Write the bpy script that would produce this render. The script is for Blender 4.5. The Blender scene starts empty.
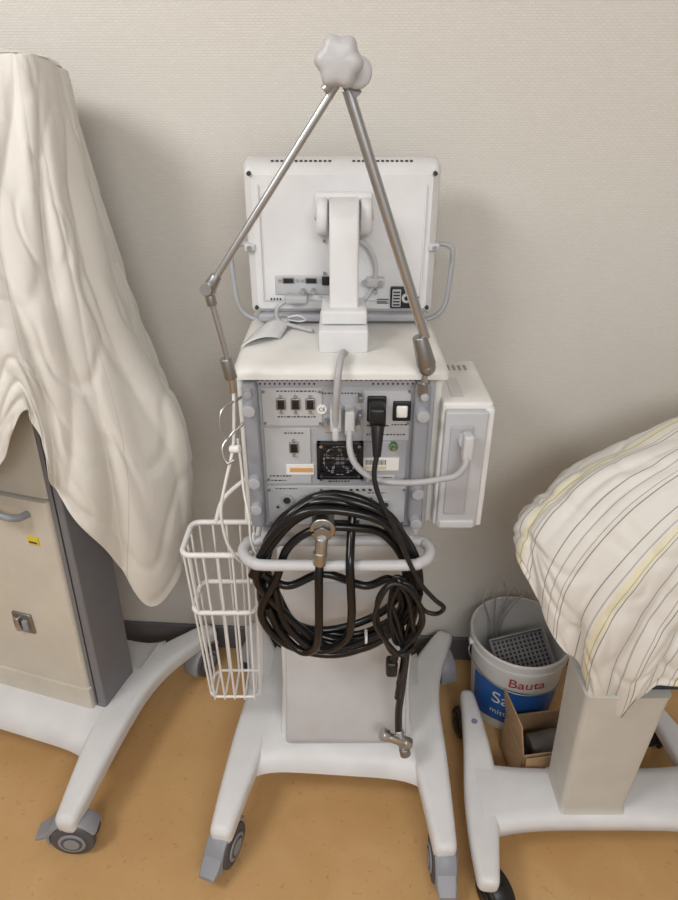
import bpy, bmesh, math, random
from mathutils import Vector, Matrix, noise
random.seed(4)
S = bpy.context.scene
S.view_settings.view_transform = 'Standard'

# ------------------------------------------------------------------ materials
def lin(c):
    c = c/255.0
    return c/12.92 if c <= .04045 else ((c+.055)/1.055)**2.4
def col(r, g, b): return (lin(r), lin(g), lin(b), 1)
MATS = {}
def mat(name, rgb, rough=.5, metal=0., var=.05, scale=12., spec=.5):
    if name in MATS: return MATS[name]
    m = bpy.data.materials.new(name); m.use_nodes = True
    nt = m.node_tree; b = nt.nodes['Principled BSDF']
    b.inputs['Roughness'].default_value = rough
    b.inputs['Metallic'].default_value = metal
    b.inputs['Specular IOR Level'].default_value = spec
    tc = nt.nodes.new('ShaderNodeTexCoord')
    nz = nt.nodes.new('ShaderNodeTexNoise'); nz.inputs['Scale'].default_value = scale
    nz.inputs['Detail'].default_value = 4
    nt.links.new(tc.outputs['Object'], nz.inputs['Vector'])
    rp = nt.nodes.new('ShaderNodeValToRGB')
    c = col(*rgb)
    rp.color_ramp.elements[0].position = .3; rp.color_ramp.elements[1].position = .7
    rp.color_ramp.elements[0].color = tuple(x*(1-var) for x in c[:3])+(1,)
    rp.color_ramp.elements[1].color = tuple(min(1, x*(1+var)) for x in c[:3])+(1,)
    nt.links.new(nz.outputs['Fac'], rp.inputs['Fac'])
    nt.links.new(rp.outputs['Color'], b.inputs['Base Color'])
    MATS[name] = m
    return m
white = mat('white_plastic', (219, 220, 222), .42)
offw = mat('offwhite_plastic', (220, 220, 217), .45)
lgrey = mat('light_grey_plastic', (194, 195, 198), .45)
panelg = mat('grey_panel', (168, 170, 176), .45)
panel2 = mat('grey_panel_light', (184, 186, 190), .45)
mgrey = mat('mid_grey_plastic', (144, 147, 155), .45)
dgrey = mat('dark_grey_plastic', (120, 120, 125), .5)
black = mat('black_plastic', (22, 22, 24), .4)
blackh = mat('black_hose_rubber', (12, 12, 15), .28)
slot = mat('dark_slot', (46, 46, 48), .6)
metal = mat('brushed_steel', (190, 191, 193), .34, 1.)
metal2 = mat('dull_metal', (158, 158, 158), .4, 1.)
silver = mat('nickel_fitting', (182, 178, 170), .35, 1.)
beige = mat('beige_panel', (204, 199, 187), .5)
beige2 = mat('beige_panel_dark', (189, 185, 174), .5)
wirew = mat('white_wire', (226, 226, 226), .4)
orange = mat('orange_label', (214, 160, 104), .5)
paper = mat('paper_label', (232, 231, 229), .6)
yellow = mat('yellow_label', (222, 196, 60), .5)
blue = mat('blue_print', (38, 96, 170), .45)
red = mat('red_print', (180, 40, 44), .45)
green = mat('green_cap', (88, 120, 80), .45)
card = mat('cardboard', (168, 138, 106), .8, var=.08, scale=30)
ink = mat('ink', (70, 70, 72), .6)
bucketw = mat('bucket_white', (217, 217, 217), .4)
rubber = mat('wheel_rubber', (84, 84, 88), .6)
mblue = mat('pale_blue_dot', (128, 132, 165), .5)

# ------------------------------------------------------------------ grouping
XF = Matrix.Identity(4)
CUR = None
def group(name, loc=(0, 0, 0)):
    global CUR
    e = bpy.data.objects.new(name, None); e.empty_display_size = .05
    e.location = loc
    S.collection.objects.link(e); CUR = e
    return e
def reg(name, me, m, L=None, smooth=True, ang=35):
    o = bpy.data.objects.new(name, me)
    S.collection.objects.link(o)
    W = XF @ (L if L is not None else Matrix.Identity(4))
    if m is not None and len(me.materials) == 0: me.materials.append(m)
    if smooth and isinstance(me, bpy.types.Mesh):
        me.polygons.foreach_set('use_smooth', [True]*len(me.polygons))
        try: me.set_sharp_from_angle(angle=math.radians(ang))
        except Exception: pass
    if CUR is not None:
        o.parent = CUR
        o.matrix_parent_inverse = Matrix.Translation(-Vector(CUR.location))
    o.matrix_basis = W
    return o
def bm2me(bm, name):
    me = bpy.data.meshes.new(name); bmesh.ops.recalc_face_normals(bm, faces=bm.faces)
    bm.to_mesh(me); bm.free(); return me
def box(name, x0, x1, y0, y1, z0, z1, m, bev=.003, seg=3, rot=None):
    bm = bmesh.new(); bmesh.ops.create_cube(bm, size=1)
    bmesh.ops.scale(bm, vec=(x1-x0, y1-y0, z1-z0), verts=bm.verts)
    b = min(bev, .49*min(x1-x0, y1-y0, z1-z0))
    if b > 0: bmesh.ops.bevel(bm, geom=list(bm.edges), offset=b, segments=seg, affect='EDGES', profile=.5)
    L = Matrix.Translation(((x0+x1)/2, (y0+y1)/2, (z0+z1)/2))
    if rot: L = L @ rot
    return reg(name, bm2me(bm, name), m, L)
def align(p0, p1):
    p0 = Vector(p0); p1 = Vector(p1); d = p1-p0
    q = Vector((0, 0, 1)).rotation_difference(d)
    return Matrix.Translation((p0+p1)/2) @ q.to_matrix().to_4x4(), d.length
def cyl(name, p0, p1, r0, m, r1=None, seg=32, bev=0):
    r1 = r0 if r1 is None else r1
    L, h = align(p0, p1)
    bm = bmesh.new()
    bmesh.ops.create_cone(bm, cap_ends=True, segments=seg, radius1=r0, radius2=r1, depth=h)
    if bev > 0:
        es = [e for e in bm.edges if len(e.link_faces) == 2 and any(len(f.verts) > 4 for f in e.link_faces)]
        bmesh.ops.bevel(bm, geom=es, offset=bev, segments=3, affect='EDGES', profile=.5)
    return reg(name, bm2me(bm, name), m, L)
def sphere(name, c, r, m, sc=(1, 1, 1)):
    bm = bmesh.new(); bmesh.ops.create_uvsphere(bm, u_segments=24, v_segments=16, radius=r)
    bmesh.ops.scale(bm, vec=sc, verts=bm.verts)
    return reg(name, bm2me(bm, name), m, Matrix.Translation(c))
def cat(pts, n=8, cyclic=False):
    P = [Vector(p) for p in pts]; N = len(P); out = []
    rng = range(N if cyclic else N-1)
    for i in rng:
        if cyclic: a, b, c, d = P[(i-1) % N], P[i], P[(i+1) % N], P[(i+2) % N]
        else:
            b, c = P[i], P[i+1]
            a = P[i-1] if i > 0 else b*2-c
            d = P[i+2] if i+2 < N else c*2-b
        for k in range(n):
            t = k/n
            out.append(.5*((2*b)+(c-a)*t+(2*a-5*b+4*c-d)*t*t+(3*b-a-3*c+d)*t*t*t))
    if not cyclic: out.append(P[-1].copy())
    return out
def tube(name, pts, r, m, n=8, cyclic=False, straight=False, seg=12, rf=None):
    C = [Vector(p) for p in pts] if straight else cat(pts, n, cyclic)
    N = len(C); bm = bmesh.new(); rings = []
    def tan(i):
        if cyclic: return (C[(i+1) % N]-C[(i-1) % N]).normalized()
        return (C[min(i+1, N-1)]-C[max(i-1, 0)]).normalized()
    t0 = tan(0); up = Vector((0, 0, 1)) if abs(t0.z) < .9 else Vector((0, 1, 0))
    nrm = (up-t0*up.dot(t0)).normalized(); prev = t0
    for i in range(N):
        t = tan(i); q = prev.rotation_difference(t); nrm = (q @ nrm); nrm = (nrm-t*nrm.dot(t)).normalized()
        prev = t; bn = t.cross(nrm); rr = r*(rf(i) if rf else 1)
        rings.append([bm.verts.new(C[i]+(nrm*math.cos(a)+bn*math.sin(a))*rr) for a in [2*math.pi*k/seg for k in range(seg)]])
    for i in range(N if cyclic else N-1):
        A = rings[i]; B = rings[(i+1) % N]
        if cyclic and i == N-1:
            best = min(range(seg), key=lambda s: (A[0].co-B[s].co).length)
            B = B[best:]+B[:best]
        for k in range(seg): bm.faces.new((A[k], A[(k+1) % seg], B[(k+1) % seg], B[k]))
    if not cyclic:
        bm.faces.new(rings[0][::-1]); bm.faces.new(rings[-1])
    return reg(name, bm2me(bm, name), m, ang=60)
def torus(name, c, R, r, m, axis='Y', seg=40):
    pts = []
    for k in range(seg):
        a = 2*math.pi*k/seg; u, v = R*math.cos(a), R*math.sin(a)
        if axis == 'Y': pts.append((c[0]+u, c[1], c[2]+v))
        elif axis == 'X': pts.append((c[0], c[1]+u, c[2]+v))
        else: pts.append((c[0]+u, c[1]+v, c[2]))
    return tube(name, pts, r, m, n=1, cyclic=True, seg=10)
def loft(name, sections, m, caps=True, ang=35):
    bm = bmesh.new(); rs = [[bm.verts.new(p) for p in s] for s in sections]; n = len(rs[0])
    for A, B in zip(rs[:-1], rs[1:]):
        for k in range(n): bm.faces.new((A[k], A[(k+1) % n], B[(k+1) % n], B[k]))
    if caps: bm.faces.new(rs[0][::-1]); bm.faces.new(rs[-1])
    return reg(name, bm2me(bm, name), m, ang=ang)
def rrect(w, h, r, n=5):
    out = []
    for cx, cy, a0 in ((w/2-r, h/2-r, 0), (-w/2+r, h/2-r, 90), (-w/2+r, -h/2+r, 180), (w/2-r, -h/2+r, 270)):
        for k in range(n+1):
            a = math.radians(a0+90*k/n); out.append((cx+r*math.cos(a), cy+r*math.sin(a)))
    return out
def lathe(name, prof, c, m, seg=48, ang=35):
    return loft(name, [[(c[0]+r*math.cos(2*math.pi*k/seg), c[1]+r*math.sin(2*math.pi*k/seg), c[2]+z) for k in range(seg)] for r, z in prof], m, caps=False, ang=ang)
def text(name, s, x, y, z, size, m, rot=(90, 0, 0), align_x='CENTER', ext=.0003):
    cu = bpy.data.curves.new(name, 'FONT'); cu.body = s; cu.size = size; cu.extrude = ext
    cu.align_x = align_x; cu.align_y = 'CENTER'
    L = Matrix.Translation((x, y, z))
    for ax, a in zip('XYZ', rot):
        if a: L = L @ Matrix.Rotation(math.radians(a), 4, ax)
    tmp = bpy.data.objects.new('tmp_text', cu); S.collection.objects.link(tmp)
    bpy.context.view_layer.update()
    me = bpy.data.meshes.new_from_object(tmp.evaluated_get(bpy.context.evaluated_depsgraph_get()))
    bpy.data.objects.remove(tmp); me.materials.clear()
    return reg(name, me, m, L, smooth=False)
def cloth(name, cols, m, nu=14, nv=14, amp=.012, freq=9, thick=.002, seed=0, wr=1.0, top0=.12):
    C = [cat(c, nv) for c in cols]; R = len(C[0]); G = []
    for j in range(R):
        G.append(cat([c[j] for c in C], nu))
    W = len(G[0])
    D = [[None]*W for _ in range(R)]
    arc = [0]
    mid = G[R*2//3]
    for i in range(1, W): arc.append(arc[-1]+(mid[i]-mid[i-1]).length)
    def ridge(x):
        # crisp fold crest, broad valleys
        s = abs(math.sin(x))
        return 1.2-2.4*math.sqrt(s*s+.004)**.75
    for j in range(R):
        for i in range(W):
            a = G[j][min(i+1, W-1)]-G[j][max(i-1, 0)]; b = G[min(j+1, R-1)][i]-G[max(j-1, 0)][i]
            nn = a.cross(b); nn = nn.normalized() if nn.length > 1e-9 else Vector((0, -1, 0))
            v = j/(R-1); s = arc[i]
            ph = 4.5*noise.noise(Vector((s*1.8, v*1.3, seed)))
            ph2 = 3.0*noise.noise(Vector((s*3.1, v*2.1, seed+40)))
            w = top0+(1-top0)*v**.8
            m1 = .35+1.3*abs(noise.noise(Vector((s*3.5, v*1.8, seed+60))))
            m2 = max(0, .25+1.8*noise.noise(Vector((s*5, v*2.2, seed+80))))
            sk = s+v*.07
            d = amp*w*(m1*ridge(sk*freq*3.14+ph)+.45*m2*ridge(sk*freq*8.1+ph2*2+1.3))
            d += wr*(.006*noise.noise(Vector((s*4.5, v*3.5, seed+9)))+.003*noise.noise(Vector((s*14, v*8, seed+3))))
            n4 = noise.noise(Vector((s*4+v*5, v*6-s*4, seed+20)))
            d += wr*.008*max(0, 1-abs(n4)*9)*(.3+.7*v)
            n5 = noise.noise(Vector((s*5-v*4, v*4+s*2, seed+33)))
            d += wr*.007*max(0, 1-abs(n5)*9)*(.3+.7*v)
            D[j][i] = G[j][i]+nn*d
    bm = bmesh.new(); ul = bm.loops.layers.uv.new('UVMap')
    V = [[bm.verts.new(D[j][i]) for i in range(W)] for j in range(R)]
    for j in range(R-1):
        for i in range(W-1):
            f = bm.faces.new((V[j][i], V[j+1][i], V[j+1][i+1], V[j][i+1]))
            for l, (jj, ii) in zip(f.loops, ((j, i), (j+1, i), (j+1, i+1), (j, i+1))):
                l[ul].uv = (arc[ii], jj/(R-1))
    me = bpy.data.meshes.new(name); bm.to_mesh(me); bm.free()
    o = reg(name, me, m, ang=180)
    sm = o.modifiers.new('thickness', 'SOLIDIFY'); sm.thickness = thick
    ss = o.modifiers.new('smooth', 'SUBSURF'); ss.levels = 1; ss.render_levels = 1
    return o

# ------------------------------------------------------------------ room
wa = math.atan(-.0675)
m = bpy.data.materials.new('woven_wallpaper'); m.use_nodes = True
nt = m.node_tree; b = nt.nodes['Principled BSDF']; b.inputs['Roughness'].default_value = .75
b.inputs['Specular IOR Level'].default_value = .25
tc = nt.nodes.new('ShaderNodeTexCoord')
mp = nt.nodes.new('ShaderNodeMapping'); mp.inputs['Rotation'].default_value = (math.radians(90), 0, 0)
nt.links.new(tc.outputs['Object'], mp.inputs['Vector'])
br = nt.nodes.new('ShaderNodeTexBrick'); br.inputs['Scale'].default_value = 1
br.inputs['Brick Width'].default_value = .012; br.inputs['Row Height'].default_value = .0048
br.inputs['Mortar Size'].default_value = .0011; br.inputs['Mortar Smooth'].default_value = .8
br.inputs['Color1'].default_value = col(217, 214, 208); br.inputs['Color2'].default_value = col(213, 210, 204)
br.inputs['Mortar'].default_value = col(206, 203, 197)
nt.links.new(mp.outputs['Vector'], br.inputs['Vector'])
nt.links.new(br.outputs['Color'], b.inputs['Base Color'])
bp = nt.nodes.new('ShaderNodeBump'); bp.inputs['Strength'].default_value = .35; bp.inputs['Distance'].default_value = .001
bp.invert = True
nt.links.new(br.outputs['Fac'], bp.inputs['Height']); nt.links.new(bp.outputs['Normal'], b.inputs['Normal'])
wallm = m
m = bpy.data.materials.new('ochre_linoleum'); m.use_nodes = True
nt = m.node_tree; b = nt.nodes['Principled BSDF']; b.inputs['Roughness'].default_value = .36
b.inputs['Specular IOR Level'].default_value = .45
tc = nt.nodes.new('ShaderNodeTexCoord')
n1 = nt.nodes.new('ShaderNodeTexNoise'); n1.inputs['Scale'].default_value = 7; n1.inputs['Detail'].default_value = 8; n1.inputs['Distortion'].default_value = .6
n2 = nt.nodes.new('ShaderNodeTexNoise'); n2.inputs['Scale'].default_value = 90; n2.inputs['Detail'].default_value = 3
for q in (n1, n2): nt.links.new(tc.outputs['Object'], q.inputs['Vector'])
r1 = nt.nodes.new('ShaderNodeValToRGB'); r1.color_ramp.elements[0].position = .3; r1.color_ramp.elements[1].position = .72
r1.color_ramp.elements[0].color = col(195, 155, 104); r1.color_ramp.elements[1].color = col(205, 167, 118)
nt.links.new(n1.outputs['Fac'], r1.inputs['Fac'])
r2 = nt.nodes.new('ShaderNodeValToRGB'); r2.color_ramp.elements[0].position = .64; r2.color_ramp.elements[1].position = .74
r2.color_ramp.elements[0].color = (0, 0, 0, 1); r2.color_ramp.elements[1].color = (.5, .5, .5, 1)
nt.links.new(n2.outputs['Fac'], r2.inputs['Fac'])
mx = nt.nodes.new('ShaderNodeMixRGB'); nt.links.new(r2.outputs['Color'], mx.inputs['Fac'])
nt.links.new(r1.outputs['Color'], mx.inputs['Color1']); mx.inputs['Color2'].default_value = col(166, 121, 74)
nt.links.new(mx.outputs['Color'], b.inputs['Base Color'])
floorm = m
ceilm = mat('ceiling_paint', (232, 231, 229), .9)
basem = mat('baseboard_vinyl', (98, 98, 103), .5)
CUR = None
XF = Matrix.Translation((0, 1.4875, 0)) @ Matrix.Rotation(wa, 4, 'Z')
box('wall_back', -3, 3, 0, .1, 0, 2.6, wallm, 0)
box('baseboard_back', -3, 3, -.012, -.0005, 0.0005, .088, basem, .003)
XF = Matrix.Identity(4)
box('wall_left', -2.9, -2.8, -2.2, 1.66, 0, 2.6, wallm, 0)
box('wall_right', 2.8, 2.9, -2.2, 1.28, 0, 2.6, wallm, 0)
box('floor', -3, 3, -2.5, 1.8, -.1, 0, floorm, 0)
box('ceiling', -3, 3, -2.5, 1.8, 2.6, 2.7, ceilm, 0)

# ------------------------------------------------------------------ trolley pieces
def leg(name, pts, m, th=.05):
    C = cat([Vector((p[0], p[1], p[2])) for p in pts], 10)
    Wd = [v.x for v in cat([Vector((p[3], 0, 0)) for p in pts], 10)]
    secs = []; N = len(C)
    for i, c in enumerate(C):
        t = C[min(i+1, N-1)]-C[max(i-1, 0)]; t.z = 0; t.normalize()
        s = Vector((t.y, -t.x, 0))
        secs.append([c+s*a+Vector((0, 0, bz-th/2)) for a, bz in rrect(Wd[i], th, min(.016, Wd[i]*.45))])
    def endcap(sec, c, t):
        out = []
        for k in (1, 2, 3):
            a = k*math.pi/2/3.2; sc = math.cos(a); off = t*.018*math.sin(a)
            ctr = sum(sec, Vector())/len(sec)
            out.append([ctr+(p-ctr)*(.55+.45*sc)+off for p in sec])
        return out
    t0 = (C[0]-C[1]).normalized(); t1 = (C[-1]-C[-2]).normalized()
    secs = endcap(secs[0], C[0], t0)[::-1]+secs+endcap(secs[-1], C[-1], t1)
    return loft(name, secs, m, ang=40)
def caster(pre, x, y, yaw, hood=mgrey, wheelm=rubber, R=.05, pedal=True, ztop=.1):
    global XF
    X0 = XF; XF = X0 @ Matrix.Translation((x, y, 0)) @ Matrix.Rotation(math.radians(yaw), 4, 'Z')
    for sx in (-1, 1):
        cyl(pre+'_wheel', (sx*.008, 0, R), (sx*.026, 0, R), R, wheelm, bev=.005, seg=40)
        cyl(pre+'_hub', (sx*.0265, 0, R), (sx*.030, 0, R), R*.62, hood, bev=.001, seg=32)
        cyl(pre+'_hub_ring', (sx*.0300, 0, R), (sx*.0308, 0, R), R*.48, wheelm, seg=32)
        cyl(pre+'_hub_cap', (sx*.030, 0, R), (sx*.032, 0, R), R*.36, hood, seg=24)
    secs = []
    for k in range(13):
        a = math.radians(-12+168*k/12); ro = R+.012; ri = R+.003
        yy, zz = -math.cos(a), math.sin(a)
        secs.append([(w, yy*r_, R+zz*r_) for w, r_ in ((-.023, ri), (-.023, ro-.003), (-.019, ro), (.019, ro), (.023, ro-.003), (.023, ri))])
    loft(pre+'_hood', secs, hood, ang=40)
    box(pre+'_fork', -.006, .006, -.03, .03, .02, R+.012, hood, .003)
    cyl(pre+'_stem', (0, 0, R+.005), (0, 0, ztop+.01), .014, hood)
    if pedal:
        secs = []
        for yy, zz, w, h in ((-.03, .085, .038, .02), (-.050, .074, .044, .018), (-.068, .060, .044, .016), (-.086, .050, .038, .012)):
            secs.append([(a, yy, zz+b_) for a, b_ in rrect(w, h, .005)])
        loft(pre+'_brake_pedal', secs, hood, ang=40)
    XF = X0
def trolley(short_left=False, yaws=(0, 0, 0, 0)):
    R_ = [(.245, -.285, .135, .052), (.234, -.2, .152, .066), (.218, -.08, .168, .084), (.208, .05, .17, .09), (.222, .16, .163, .084), (.262, .27, .148, .064), (.285, .325, .138, .05)]
    L_ = [(-a, b_, c, d) for a, b_, c, d in R_]
    if short_left: L_ = [(a, b_*(.62 if b_ > 0 else 1), c, d) for a, b_, c, d in L_]
    leg('leg_right', R_, white); leg('leg_left', L_, white)
    secs = []
    for k in range(21):
        x = -.2+.4*k/20; e = (abs(x)/.2)**6
        yf = -.135-.02*e; yb = .2+.03*e
        if short_left and x < 0: yb = .17
        secs.append([(x, yf+.012, .104), (x, yf, .112), (x, yf+.004, .138), (x, yf+.03, .158), (x, yf+.07, .168), (x, yb-.03, .168), (x, yb, .15), (x, yb, .11)])
    loft('deck', secs, white, ang=50)
    caster('caster_front_right', .245, -.275, yaws[0]); caster('caster_front_left', -.245, -.275, yaws[1])
    caster('caster_rear_right', .28, .285, yaws[2], pedal=False)
    caster('caster_rear_left', -.28, .285*(.55 if short_left else 1), yaws[3], pedal=False)

# ------------------------------------------------------------------ ventilator
group('medical_ventilator', (0, 1.12, 0))
XF = Matrix.Translation((.005, 1.12, 0)) @ Matrix.Rotation(math.radians(-4), 4, 'Z')
trolley(yaws=(4, -16, 20, 160))
XF = Matrix.Identity(4)
secs = []
for z, yf, w in ((.15, 1.045, .33), (.165, 1.05, .322), (.23, 1.068, .312), (.3, 1.085, .306), (.45, 1.09, .304), (.6, 1.09, .30), (.795, 1.09, .30)):
    secs.append([(.017+a, yf+.10+b_, z) for a, b_ in rrect(w, .2, .018)])
loft('column', secs, white, ang=50)
secs = []
for z, yf, w in ((.168, 1.034, .286), (.172, 1.030, .288), (.19, 1.030, .288), (.25, 1.042, .286), (.31, 1.060, .284), (.38, 1.073, .282), (.48, 1.080, .28), (.60, 1.082, .278), (.62, 1.086, .276)):
    secs.append([(.017+a, yf+.014+b_, z) for a, b_ in rrect(w, .028, .006)])
loft('column_front_cover', secs, lgrey, ang=50)
# unit body
box('unit_chassis', -.167, .170, 1.052, 1.385, .795, 1.118, panelg, .004)
box('unit_side_left', -.181, -.166, 1.058, 1.38, .80, 1.122, offw, .006)
box('unit_side_right', .169, .184, 1.058, 1.30, .80, 1.122, offw, .006)
ZT = 1.138
secs = []
for y, dz, dw in ((1.030, -.014, -.010), (1.031, -.009, -.005), (1.036, -.004, -.002), (1.048, 0, 0), (1.2, .002, 0), (1.37, 0, 0), (1.39, -.006, -.004), (1.395, -.012, -.01)):
    zt = ZT+dz; w = .187+dw; pr = []
    for a, bz in ((-w, 1.116), (-w, zt-.014), (-w+.005, zt-.006), (-w+.014, zt), (w-.014, zt), (w-.005, zt-.006), (w, zt-.014), (w, 1.116)):
        pr.append((.003+a, y, max(1.1165, min(bz, zt)) if bz != 1.116 else 1.116))
    secs.append(pr)
loft('unit_top_cover', secs, offw, ang=60)
Y = 1.052
def plate(name, x0, x1, z0, z1, m_=panel2, t=.003): return box(name, x0, x1, Y-t, Y+.001, z0, z1, m_, .001, 1)
plate('vent_plate', -.150, .150, 1.096, 1.115, panelg)
for k in range(34):
    x = -.142+k*.0086
    cyl('vent_hole', (x, Y-.0045, 1.109), (x, Y-.002, 1.109), .0024, slot, seg=10)
    if k < 12 or k > 22: cyl('vent_hole', (x+.004, Y-.0045, 1.101), (x+.004, Y-.002, 1.101), .0018, slot, seg=8)
plate('plate_left_top', -.137, -.030, 1.018, 1.092)
plate('plate_left_low', -.137, -.052, .895, 1.013)
plate('plate_mid', -.027, .040, 1.005, 1.088, panelg)
plate('plate_power', .044, .128, .988, 1.086)
plate('plate_centre', -.047, .125, .895, .984, panelg, .0025)
plate('plate_bottom', -.137, .128, .80, .889, panel2, .0035)
for x in (-.133, -.034, .124):
    for z in (1.086, 1.024, .905, .882, .805):
        cyl('screw', (x, Y-.0055, z), (x, Y-.002, z), .0026, metal2, seg=12)
def db9(name, x, z, y=Y-.003, s=1.0, vert=True):
    if vert:
        box(name+'_frame', x-.0085*s, x+.0085*s, y-.003, y+.001, z-.011*s, z+.011*s, metal2, .0015)
        box(name+'_face', x-.0058*s, x+.0058*s, y-.0045, y, z-.0085*s, z+.0085*s, black, .001)
        for dz in (-.0155, .0155):
            cyl(name+'_nut', (x, y-.004, z+dz*s), (x, y, z+dz*s), .0032*s, metal, seg=6)
    else:
        box(name+'_frame', x-.011*s, x+.011*s, y-.003, y+.001, z-.006*s, z+.006*s, metal2, .0015)
        box(name+'_face', x-.0085*s, x+.0085*s, y-.0045, y, z-.004*s, z+.004*s, black, .001)
        for dx in (-.0155, .0155):
            cyl(name+'_nut', (x+dx*s, y-.004, z), (x+dx*s, y, z), .0032*s, metal, seg=6)
for i, x in enumerate((-.103, -.077, -.051)): db9('serial_port', x, 1.062)
db9('serial_port', -.083, .974)
cyl('ce_disc', (-.0305, Y-.0052, 1.052), (-.0305, Y-.002, 1.052), .009, paper, seg=24)
text('ce_mark', 'CE', -.0305, Y-.0055, 1.052, .010, ink)
box('orange_label_strip', -.099, -.047, Y-.0045, Y, .916, .938, paper, .0005, 1)
box('orange_print', -.092, -.049, Y-.0052, Y, .922, .931, orange, .0003, 1)
box('serial_label', .045, .112, Y-.0045, Y, .925, .952, paper, .0005, 1)
box('serial_label_tint', .049, .088, Y-.0052, Y, .928, .935, mat('label_cream', (214, 200, 170), .6), .0003, 1)
for k in range(16):
    x = .050+k*.0024
    box('barcode_bar', x, x+(.0008 if k % 3 else .0014), Y-.0052, Y, .938, .948, ink, 0)
box('type_label', .052, .105, Y-.0045, Y, .900, .914, mat('label_grey', (205, 205, 205), .6), .0005, 1)
for k in range(3): box('type_label_line', .056, .10-.006*(k % 2), Y-.0052, Y, .902+k*.0038, .9033+k*.0038, ink, 0)
box('blue_sticker', .042, .047, Y-.005, Y, .903, .909, blue, .0003, 1)
box('switch_frame', .096, .128, Y-.008, Y, 1.030, 1.068, black, .002)
box('switch_rocker', .102, .122, Y-.012, Y-.006, 1.038, 1.061, paper, .003)
box('power_inlet', .050, .084, Y-.008, Y, 1.028, 1.078, black, .003)
cyl('potential_pin', (.1, Y-.012, .978), (.1, Y, .978), .008, green, seg=20, bev=.002)
cyl('potential_pin_core', (.1, Y-.018, .978), (.1, Y-.01, .978), .0035, silver, seg=16)
for x, z, r in ((-.10, .86, .013), (-.118, .845, .005), (-.06, .868, .006), (.06, .862, .009), (.09, .85, .009), (-.035, .86, .008)):
    cyl('port_ring', (x, Y-.007, z), (x, Y-.002, z), r, panelg, seg=24)
    cyl('port_core', (x, Y-.0085, z), (x, Y-.004, z), r*.55, slot, seg=20)
for k in range(5): box('slot_mark', .02+k*.012, .026+k*.012, Y-.006, Y-.002, .881, .884, slot, 0)
box('lower_vent', -.035, .04, Y-.005, Y-.002, .802, .812, slot, .001)
random.seed(9)
for (x0, x1, z) in ((-.11, -.04, 1.036), (-.11, -.04, 1.086), (-.03, .035, 1.082), (.05, .09, 1.018), (.095, .125, 1.020), (.05, .12, 1.0), (-.13, -.09, .912), (-.128, -.10, .902), (-.02, .02, .900), (-.1, -.065, 1.003), (-.12, -.08, .884), (-.02, .03, .876), (.055, .09, .874)):
    x = x0
    while x < x1:
        w = random.uniform(.002, .006); box('caption_tick', x, min(x+w, x1), Y-.0042, Y-.002, z, z+.0020, ink, 0); x += w+.0022
# fan grille: square frame, dark well, grid bars over a ring
fx, fz = .002, .948
box('fan_well', fx-.038, fx+.038, Y-.0045, Y, fz-.036, fz+.036, slot, .001)
for n_, a in (('l', (-.043, -.035, -.039, .039)), ('r', (.035, .043, -.039, .039)), ('b', (-.043, .043, -.039, -.032)), ('t', (-.043, .043, .032, .039))):
    box('fan_frame_'+n_, fx+a[0], fx+a[1], Y-.011, Y, fz+a[2], fz+a[3], black, .0015)
for a, c in (((-1, -1), 0), ((1, -1), 0), ((-1, 1), 0), ((1, 1), 0)):
    cyl('fan_corner', (fx+a[0]*.033, Y-.0105, fz+a[1]*.030), (fx+a[0]*.033, Y-.003, fz+a[1]*.030), .0075, black, seg=20)
    cyl('fan_screw', (fx+a[0]*.035, Y-.0125, fz+a[1]*.032), (fx+a[0]*.035, Y-.009, fz+a[1]*.032), .003, metal, seg=12)
for k in range(7):
    o_ = -.027+k*.009
    box('fan_grid_bar', fx+o_-.0009, fx+o_+.0009, Y-.0095, Y-.0075, fz-.034, fz+.034, black, 0)
    box('fan_grid_bar', fx-.036, fx+.036, Y-.0085, Y-.0065, fz+o_-.0009, fz+o_+.0009, black, 0)
torus('fan_ring', (fx, Y-.006, fz), .030, .0016, mgrey)
cyl('fan_hub', (fx, Y-.0065, fz), (fx, Y-.004, fz), .011, dgrey, bev=.0005)
for a in range(5):
    an = a*2*math.pi/5
    cyl('fan_blade', (fx+.01*math.cos(an), Y-.005, fz+.01*math.sin(an)), (fx+.027*math.cos(an+.35), Y-.005, fz+.027*math.sin(an+.35)), .0022, dgrey, r1=.004, seg=8)
# side rails with thumb screws
for sx, xs in ((-1, -.155), (1, .146)):
    secs = []
    for z in (.812, .817, .85, .95, 1.05, 1.10, 1.110):
        w = .027 if .815 < z < 1.105 else .021
        secs.append([(xs+a, 1.038+b_, z) for a, b_ in rrect(w, .026, .006)])
    loft('side_rail', secs, mgrey, ang=50)
    for z, big in (((1.097, 0), (1.066, 1), (.92, 1), (.862, 1)) if sx < 0 else ((1.092, 0), (1.056, 1), (.897, 1), (.83, 1))):
        cyl('thumb_screw', (xs, 1.006, z), (xs, 1.03, z), .0115 if big else .007, panelg, bev=.002, seg=20)
        torus('thumb_screw_rim', (xs, 1.009, z), .0105 if big else .006, .0012, mgrey)
box('plug_left', -.016, .004, 1.02, Y, 1.018, 1.065, lgrey, .004)
box('plug_left_hood', -.012, .0, 1.012, 1.03, 1.005, 1.03, lgrey, .004)
box('plug_right', .010, .028, 1.02, Y, 1.012, 1.06, lgrey, .004)
for x in (-.022, .034): cyl('plug_screw', (x, 1.018, 1.032), (x, Y, 1.032), .004, metal, seg=12)
for z in (1.078, 1.045): box('panel_tab', .034, .041, 1.03, Y, z-.005, z+.005, metal2, .001)
gc = mat('grey_cable', (172, 173, 176), .5)
tube('sensor_cable_upper', [(.010, 1.10, 1.138), (.006, 1.06, 1.152), (.000, 1.018, 1.142), (-.004, 1.010, 1.10), (-.006, 1.018, 1.06), (-.006, 1.025, 1.03)], .0062, gc)
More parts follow.
